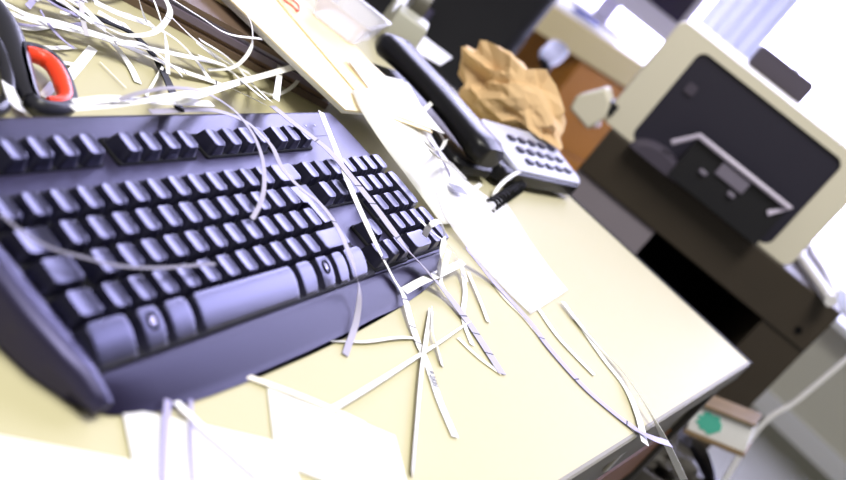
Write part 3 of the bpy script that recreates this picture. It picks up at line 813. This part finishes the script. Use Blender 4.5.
# ------------------------------------------------------------------ telephone
ph = empty('desk_telephone', (-.160, .357, DESK), math.radians(-6))
tag(ph, 'black corded desk telephone with a grey button panel at the desk side edge', 'telephone')
bm = bmesh.new()
def wedge(x0, x1, y0, y1, z0, zf, zb, r=.012):
    base = rrect(x0, x1, y0, y1, r, 0)
    def zz(p): return zf + (zb - zf) * (p.y - y0) / (y1 - y0)
    return [[Vector((p.x, p.y, z0)) for p in base], [Vector((p.x, p.y, zz(p) - .003)) for p in base], [Vector((p.x * .985, y0 + .003 + (p.y - y0) * .97, zz(p))) for p in base]]
loft(bm, wedge(-.143, -.066, -.060, .105, .008, .020, .024))
obj('phone_base', bm, 'phone_black', ph, angle=40)
bm = bmesh.new(); loft(bm, wedge(-.06, .140, -.062, .014, .008, .024, .033)); obj('phone_base', bm, 'phone_black', ph, angle=40)
for x in (-.11, .11):
    for y in (-.045, .0):
        bm = bmesh.new(); lathe(bm, [(.007, 0), (.007, .010)], 12, c=(x, y, 0)); obj('foot', bm, 'phone_black', ph)
bm = bmesh.new(); loft(bm, wedge(-.035, .139, -.060, .012, .0245, .0285, .0385, .008))
kp = obj('keypad_panel', bm, 'phone_grey', ph, angle=40)
for r in range(3):
    for c_ in range(5):
        x = .012 + c_ * .025; y = -.046 + r * .018
        z0 = .0285 + (.0385 - .0285) * (y + .060) / .072
        bm = bmesh.new(); loft(bm, [rrect(x - .007, x + .007, y - .0045, y + .0045, .002, z0 - .002), rrect(x - .0065, x + .0065, y - .004, y + .004, .002, z0 + .003)])
        obj('button', bm, 'phone_button', kp)
# handset across the other half, running away from the viewer
hs = []
for t in [k / 16 for k in range(17)]:
    y = -.066 + .190 * t; e = abs(2 * t - 1)
    zc_ = .035 + .004 * (1 - e ** 2) + .008 * t
    w = .025 + .0045 * e ** 3; hgt = .012 + .004 * e ** 3
    if t in (0, 1): w *= .7; hgt *= .7
    hs.append([Vector((-.108 + .010 * t + w * math.copysign(abs(math.cos(a_)) ** .7, math.cos(a_)), y, zc_ + hgt * math.copysign(abs(math.sin(a_)) ** .7, math.sin(a_)))) for a_ in [2 * math.pi * k / 20 for k in range(20)]])
bm = bmesh.new(); loft(bm, hs); hand = obj('handset', bm, 'phone_black', ph, angle=60)
for x in (-.114, -.106, -.098):
    bm = bmesh.new(); tube(bm, catmull([(x, -.05, .0490), (x + .002, 0, .0525), (x + .003, .03, .0545)], 12), .0012, 6)
    obj('ridge', bm, 'phone_grey', hand)
bm = bmesh.new(); bx = []
for k in range(150):
    t = k / 149
    P_ = at(520, 186, z=DESK + .008).lerp(at(489, 207, z=DESK + .008), t)
    d_ = (at(489, 207, z=DESK) - at(520, 186, z=DESK)).normalized(); s_ = Vector((-d_.y, d_.x, 0)); a_ = t * 2 * math.pi * 11
    bx.append(ph.matrix_world.inverted() @ (P_ + s_ * .006 * math.cos(a_) + Vector((0, 0, .006 * math.sin(a_)))) if False else (P_ + s_ * .006 * math.cos(a_) + Vector((0, 0, .006 * math.sin(a_)))))
rz = Matrix.Rotation(math.radians(6), 4, 'Z')
bx = [rz @ (p - Vector(ph.location)) for p in bx]
tube(bm, bx, .0017, 6); obj('coiled_cord', bm, 'cord_black', ph)

# ------------------------------------------------------------------ crumpled brown paper bag
bag = empty('paper_bag', (-.045, .412, DESK))
tag(bag, 'crumpled brown paper bag leaning up behind the telephone buttons', 'paper bag')
bm = bmesh.new(); bmesh.ops.create_icosphere(bm, subdivisions=4, radius=1.0)
ax = Vector((.36, -.93, 0)).normalized(); ay = Vector((.93, .36, 0)); az = Vector((0, 0, 1))
for v in bm.verts:
    p = v.co.copy()
    q = p * 1.35 + Vector((3.1, .4, 1.7))
    cr = 0
    for s, a_ in ((.75, .38), (1.6, .26), (3.4, .07)):
        cr += a_ * (1 - 2.2 * abs(noise.noise(q * s)))
    r = 0.78 + cr * .9
    # pinched at one end, flared and hollow at the other
    x, y, z_ = p * r
    if x > .3: z_ *= 1 - .45 * (x - .3); z_ -= .28 * (x - .3)
    if x < -.2: z_ += .18 * (-.2 - x)
    pit = math.exp(-(((p.x + .62) / .35) ** 2 + ((p.z + .12) / .28) ** 2)) * (1 if p.y < 0 else 0)
    y += .55 * pit
    v.co = ax * x * .072 + ay * y * .040 + az * (z_ * .041)
mz = min(v.co.z for v in bm.verts)
for v in bm.verts: v.co.z -= mz
for v in bm.verts:
    if v.co.z < .004: v.co.z = .0
    if v.co.y < -.03 and v.co.x < .07: v.co.z = max(v.co.z, .041 + .2 * min(.02, -.03 - v.co.y) * 0)
obj('bag_body', bm, 'kraft', bag, angle=12)

# ------------------------------------------------------------------ printer stand and printer
TH = math.radians(15); SROT = math.atan2(-math.cos(TH), math.sin(TH))
stand = empty('printer_stand', (.45, .441, 0), SROT)
tag(stand, 'dark brown cabinet with an open bay carrying the cream printer', 'cabinet')
SW, SD, SH = .476, .46, .775
box('top_board', (0, SW, .0, SD, SH - .088, SH), 'stand_brown', stand, .003)
box('door_panel', (0.0, .166, .006, .022, .05, SH - .088), 'stand_lilac', stand)
box('side_panel', (.0, .018, .022, SD, .0, SH - .088), 'stand_brown', stand)
box('side_panel', (.392, SW, .004, SD, .0, SH - .088), 'stand_brown', stand)
box('back_panel', (.018, .392, SD - .02, SD, .0, SH - .088), 'stand_inside', stand)
box('bay_lining', (.150, .166, .022, SD - .02, .05, SH - .088), 'stand_inside', stand)
box('lower_shelf', (.018, .392, .03, SD - .02, .42, .438), 'stand_inside', stand)
box('plinth', (.018, .392, .03, SD - .02, 0, .06), 'stand_brown', stand)
bm = bmesh.new(); loft(bm, [[Vector((.444 + .006 * math.cos(2 * math.pi * k / 16), y, .711 + .006 * math.sin(2 * math.pi * k / 16))) for k in range(16)] for y in (-.003, .002)])
obj('lock', bm, 'stand_inside', stand)

prn = empty('laser_printer', stand.location + Vector((0, 0, SH)), SROT)
tag(prn, 'cream office printer with a dark front panel standing on the brown cabinet', 'printer')
PZ = .206
bm = bmesh.new()
outer = [Vector((p.x, 0, p.y)) for p in rrect(-.024, .366, .0, PZ, .014, 0, 5)]
inner = [Vector((p.x, 0, p.y)) for p in rrect(.032, .318, .006, PZ - .020, .016, 0, 5)]
def mv(r, y, s=0): return [Vector((p.x, y, p.z)) for p in r]
def sc_(r, d):
    c_ = sum(r, Vector()) / len(r)
    return [Vector((c_.x + (p.x - c_.x) * (1 - d), p.y, c_.z + (p.z - c_.z) * (1 - d))) for p in r]
loft(bm, [mv(outer, .40), mv(outer, .012), mv(sc_(outer, .012), .006), mv(inner, .006), mv(inner, .04)])
obj('housing', bm, 'printer_cream', prn, angle=35)
bm = bmesh.new(); loft(bm, [mv(inner, .012), mv(inner, .042)]); obj('front_panel', bm, 'printer_panel', prn, smooth=False)
bm = bmesh.new(); loft(bm, [[Vector((p.x, y, p.y)) for p in rrect(.050, .068, .118, .136, .004, 0)] for y in (.008, .013)]); obj('button', bm, 'printer_grey', prn)
# output tray: black box with a pale rim, jutting out of the panel
tray = bmesh.new(); add_box(tray, .118, .296, -.035, .030, .004, .078)
trayo = obj('output_tray', tray, 'printer_black', prn, smooth=False)
bm = bmesh.new()
tube(bm, [Vector((.090, -.038, .048)), Vector((.116, -.040, .083)), Vector((.20, -.041, .083)), Vector((.296, -.040, .083)), Vector((.276, -.036, .056))], .0048, 8)
tag(obj('tray_rim', bm, 'printer_rim', trayo), 'pale lilac tray rim')
box('tray_tab', (.172, .226, -.040, -.036, .052, .076), 'tray_grey', trayo, .002)
for x in (.158, .214): box('tray_clip', (x - .007, x + .007, -.041, -.036, .038, .046), 'tray_grey', trayo, .002)
bm = bmesh.new(); loft(bm, [[Vector((.092 + .052 * math.cos(math.pi * k / 12) * s, y, .030 * s * math.sin(math.pi * k / 12))) for k in range(13)] for y, s in ((-.03, .8), (-.02, 1), (.02, 1))])
obj('roller_cover', bm, 'printer_grey', prn)
bm = bmesh.new(); loft(bm, [[Vector((x, y, z_)) for x, z_ in ((-.074, -.018), (-.028, -.026), (-.018, .006), (-.026, .03), (-.048, .046), (-.078, .006))] for y in (-.005, .06)])
tag(obj('side_flap', bm, 'printer_cream', prn, bevel=.004), 'light folded side flap')
box('flap_hinge', (-.030, -.012, .0, .05, .014, .034), 'printer_black', prn)
bm = bmesh.new(); loft(bm, [[Vector((p.x, y, p.y + PZ - .002)) for p in rrect(.105, .222, 0.0, .044, .010, 0)] for y in (.20, .225)])
obj('paper_support', bm, 'printer_grey', prn, bevel=.002)

# cables hanging beside the printer
def cable(name, pts, r, mat, label):
    P = catmull(pts, 10 * len(pts)); o = P[0].copy(); bm = bmesh.new(); tube(bm, [p - o for p in P], r, 8)
    return tag(obj(name, bm, mat, loc=o), label, 'cable')
cable('cable', [at(790, 252, z=SH + .011) + Vector((.08, -.005, .0)), at(797, 254, z=SH + .011), at(808, 268, z=SH + .011), at(818, 282, z=SH + .011), at(831, 301, z=SH + .011)], .0105, 'cable_white', 'thick white cable bundle lying on the cabinet top beside the printer')
cable('cable', [at(806, 236, z=SH + .007) + Vector((.10, .02, .0)), at(814, 252, z=SH + .007), at(826, 272, z=SH + .007), at(836, 294, z=SH + .007)], .006, 'cable_white', 'thinner white cable lying alongside the thick bundle on the cabinet top')
p0 = at(846, 360, X=.78); p1 = at(752, 437, X=.70)
cable('cable', [p0 + (p0 - p1) * .8 + Vector((0, 0, .04)), p0 + (p0 - p1) * .3 + Vector((0, 0, .01)), p0, p0.lerp(p1, .5) - Vector((0, 0, .006)), p1, Vector((.62, -.12, .22)), Vector((.56, -.16, .006)), Vector((.44, -.2, .006))], .0048, 'cable_white', 'single white cable stretched low past the cabinet foot')

# ------------------------------------------------------------------ waste bin with an empty carton
wb_ = empty('waste_bin', (.235, .045, 0))
tag(wb_, 'black waste bin lined with a crumpled bag standing between desk and cabinet', 'bin')
bm = bmesh.new(); lathe(bm, [(.095, 0), (.125, .50), (.129, .505), (.129, .515), (.120, .515), (.118, .49), (.09, .01)], 36); obj('bin_body', bm, 'bin_black', wb_)
bm = bmesh.new(); rg = []
for k, (r, z_) in enumerate(((.112, .40), (.117, .49), (.124, .522), (.130, .520), (.134, .500), (.133, .470))):
    rg.append([Vector(((r + .004 * noise.noise(Vector((a_ * 3, k, 2)))) * math.cos(a_), (r + .004 * noise.noise(Vector((a_ * 3, k, 2)))) * math.sin(a_), z_ + .01 * noise.noise(Vector((a_ * 2.2, 5, k))))) for a_ in [2 * math.pi * i / 48 for i in range(48)]])
loft(bm, rg, cap=False); obj('bin_liner', bm, 'bag_grey', wb_)
bm = bmesh.new(); bmesh.ops.create_icosphere(bm, subdivisions=4, radius=1)
for v in bm.verts:
    n_ = .8 + .5 * abs(noise.noise(v.co * 2.3 + Vector((9, 2, 1)))) - .25 * abs(noise.noise(v.co * 5))
    v.co = Vector((v.co.x * .10 * n_, v.co.y * .10 * n_, .50 + v.co.z * .055 * n_))
o = obj('crumpled_wrapper', bm, 'bag_grey', loc=wb_.location, angle=25); tag(o, 'crumpled dark wrapper filling the waste bin', 'wrapper')
ct = empty('drink_carton', at(720, 427, X=.24), math.radians(-62))
tag(ct, 'empty white and teal carton with brown edges lying on top of the waste bin', 'carton')
ct.rotation_euler = (0, math.radians(-23), math.radians(-86)); ct.scale = (.8, .8, .72)
bm = bmesh.new(); add_box(bm, -.052, .052, -.006, .07, -.028, .028); obj('carton_body', bm, 'carton_white', ct, bevel=.002)
bm = bmesh.new(); lathe_pts = [Vector((-.018 + .021 * math.cos(2 * math.pi * k / 20) * (1 + .2 * math.sin(3 * k)), -.0065, .001 + .020 * math.sin(2 * math.pi * k / 20) * (1 + .15 * math.cos(2 * k)))) for k in range(20)]
loft(bm, [[p + Vector((0, d_, 0)) for p in lathe_pts] for d_ in (-.0006, .002)]); tag(obj('printed_patch', bm, 'carton_teal', ct, smooth=False), 'teal printed patch')
box('carton_flap', (-.054, .054, -.012, .072, .028, .034), 'carton_edge', ct, .001)
box('carton_flap', (-.054, .054, -.012, .072, -.036, -.028), 'carton_edge', ct, .001)

# ------------------------------------------------------------------ the other desk, its monitor and papers
FROT = math.atan2(-.473, .88)
FO = Vector((1.558, 1.118, 0))
fdk = empty('office_desk', FO, FROT)
tag(fdk, 'second cream edged desk with an orange wood pedestal beyond the printer', 'desk')
box('desktop', (-.035, .95, .0, .62, .722, .75), 'far_top', fdk, .003)
box('apron', (-.035, .95, -.002, .02, .668, .752), 'far_cream', fdk, .002)
ped = box('pedestal', (.205, .52, .02, .55, .06, .668), 'orange_wood', fdk, .003)
box('drawer_front', (.21, .515, .008, .02, .40, .66), 'orange_wood', ped, .002)
box('drawer_front', (.21, .515, .008, .02, .07, .395), 'orange_wood', ped, .002)
pk = fdk.matrix_world
for z_ in (.53, .25):
    bm = bmesh.new(); bmesh.ops.create_uvsphere(bm, u_segments=14, v_segments=10, radius=.014)
    for v in bm.verts: v.co += Vector((.40, -.006, z_))
    obj('knob', bm, 'white_plastic', ped)
for x0 in (-.03, .90):
    for y0 in (.03, .56): box('leg', (x0, x0 + .045, y0, y0 + .045, 0, .722), 'far_dark', fdk)
box('modesty_panel', (-.03, .94, .56, .58, .10, .722), 'far_dark', fdk)
def far(x, y, z_): return FO + Matrix.Rotation(FROT, 3, 'Z') @ Vector((x, y, z_))
MP = at(678, 24, X=2.12); MR = SROT
mx_ = Vector((math.cos(MR), math.sin(MR), 0))
mon = empty('monitor', Vector((MP.x, MP.y, .75)) - mx_ * .212 + Vector((-mx_.y, mx_.x, 0)) * .033, MR)
sb = MP.z - .75
tag(mon, 'flat monitor with a pale frame and dark screen on the second desk', 'monitor')
bm = bmesh.new(); loft(bm, [rrect(-.11, .11, -.06, .08, .03, .0005), rrect(-.11, .11, -.06, .08, .03, .012)]); obj('monitor_base', bm, 'bezel_lilac', mon)
box('monitor_neck', (-.03, .03, .0, .03, .012, .16), 'bezel_lilac', mon, .004)
box('monitor_frame', (-.235, .235, -.03, .015, sb - .07, sb + .33), 'bezel_lilac', mon, .006)
box('screen', (-.212, .212, -.033, -.028, sb, sb + .31), 'screen_dark', mon)
slabs = [((.02, .03), 4, .21, .12, 'white paper pad lying along the second desk front edge'), ((.16, .06), -12, .16, .13, 'white sheet lying before the monitor on the second desk'), ((-.02, .15), 18, .15, .20, 'loose white sheet at the end of the second desk')]
for k, (c_, an, w, d, lab) in enumerate(slabs):
    q = rect(c_, an, w, d); pts = [far(p.x, p.y, 0)[:2] for p in q]
    slab('paper_sheet' if k else 'paper_pad', pts, .7525 + .0004 + (2 - k) * .0012, .0008 if k else .012, 'sheet_white', lab, 'paper')
pen = empty('ballpoint_pen', far(.14, .035, .7725), FROT + .1)
tag(pen, 'dark blue pen lying on the papers of the second desk', 'pen')
bm = bmesh.new(); tube(bm, [Vector((-.06, 0, 0)), Vector((-.055, 0, 0)), Vector((.055, 0, 0)), Vector((.07, 0, 0))], [.003, .006, .006, .0015], 10); obj('barrel', bm, 'pen_blue', pen)
bm = bmesh.new(); tube(bm, [Vector((-.05, 0, .008)), Vector((0, 0, .008))], .0016, 6); obj('clip', bm, 'pen_blue', pen)

# ------------------------------------------------------------------ office chair between the desks
ch = empty('office_chair', (1.022, 1.128, 0), math.radians(20))
tag(ch, 'black padded office chair with armrests in the gap between the two desks', 'chair')
bm = bmesh.new()
rg = []
for z_, w, bend in ((.49, .20, -.01), (.51, .215, -.004), (.70, .215, .016), (.82, .22, .012), (.95, .215, -.006), (1.03, .195, -.02), (1.05, .17, -.026)):
    rg.append([Vector((-.21 + bend + p.y - .02 * (p.x / .2) ** 2 * -1, p.x, z_)) for p in rrect(-w, w, -.035, .035, .03, 0, 5)])
loft(bm, rg); obj('backrest', bm, 'chair_black', ch, angle=60)
bm = bmesh.new(); loft(bm, [rrect(-.20, .26, -.23, .23, .06, .43), rrect(-.22, .28, -.25, .25, .07, .455), rrect(-.22, .28, -.25, .25, .07, .49), rrect(-.19, .25, -.22, .22, .06, .505)]); obj('seat', bm, 'chair_black', ch, angle=60)
bm = bmesh.new(); tube(bm, catmull([(-.10, 0, .42), (-.22, 0, .42), (-.268, 0, .50), (-.262, 0, .66)], 16), (.03, .008), 8); obj('back_bracket', bm, 'chair_shell', ch)
for s in (-1, 1):
    bm = bmesh.new(); tube(bm, catmull([(.08, s * .22, .44), (.10, s * .285, .46), (.09, s * .29, .60), (.06, s * .28, .70)], 16), (.018, .012), 8)
    tube(bm, [(-.16, s * .28, .705), (-.12, s * .28, .715), (.10, s * .28, .718), (.15, s * .28, .715), (.175, s * .28, .70)], [(.015, .008), (.026, .014), (.028, .015), (.026, .014), (.014, .008)], 12)
    ar = obj('armrest', bm, 'chair_plastic', ch)
    bm = bmesh.new(); tube(bm, [(.165, s * .28, .700), (.172, s * .28, .702), (.20, s * .28, .702), (.212, s * .28, .698)], [(.018, .014), (.026, .022), (.024, .020), (.010, .008)], 14)
    tag(obj('armrest_glint', bm, 'white_plastic', ar), 'rounded armrest end painted pale for its window glint')  # highlight on the black armrest end, put in as pale plastic
bm = bmesh.new(); tube(bm, [(0, 0, .07), (0, 0, .43)], .026, 14); obj('gas_lift', bm, 'chair_plastic', ch)
for k in range(5):
    a_ = 2 * math.pi * k / 5 + .3
    bm = bmesh.new(); tube(bm, [(0, 0, .10), (.15 * math.cos(a_), .15 * math.sin(a_), .085), (.29 * math.cos(a_), .29 * math.sin(a_), .062)], [(.028, .02), (.022, .015), (.016, .011)], 8); lg = obj('leg', bm, 'chair_plastic', ch)
    bm = bmesh.new(); bmesh.ops.create_uvsphere(bm, u_segments=14, v_segments=10, radius=.026)
    for v in bm.verts: v.co = Vector((v.co.x * .8 + .29 * math.cos(a_), v.co.y * .8 + .29 * math.sin(a_), v.co.z + .026))
    obj('caster', bm, 'chair_plastic', lg)
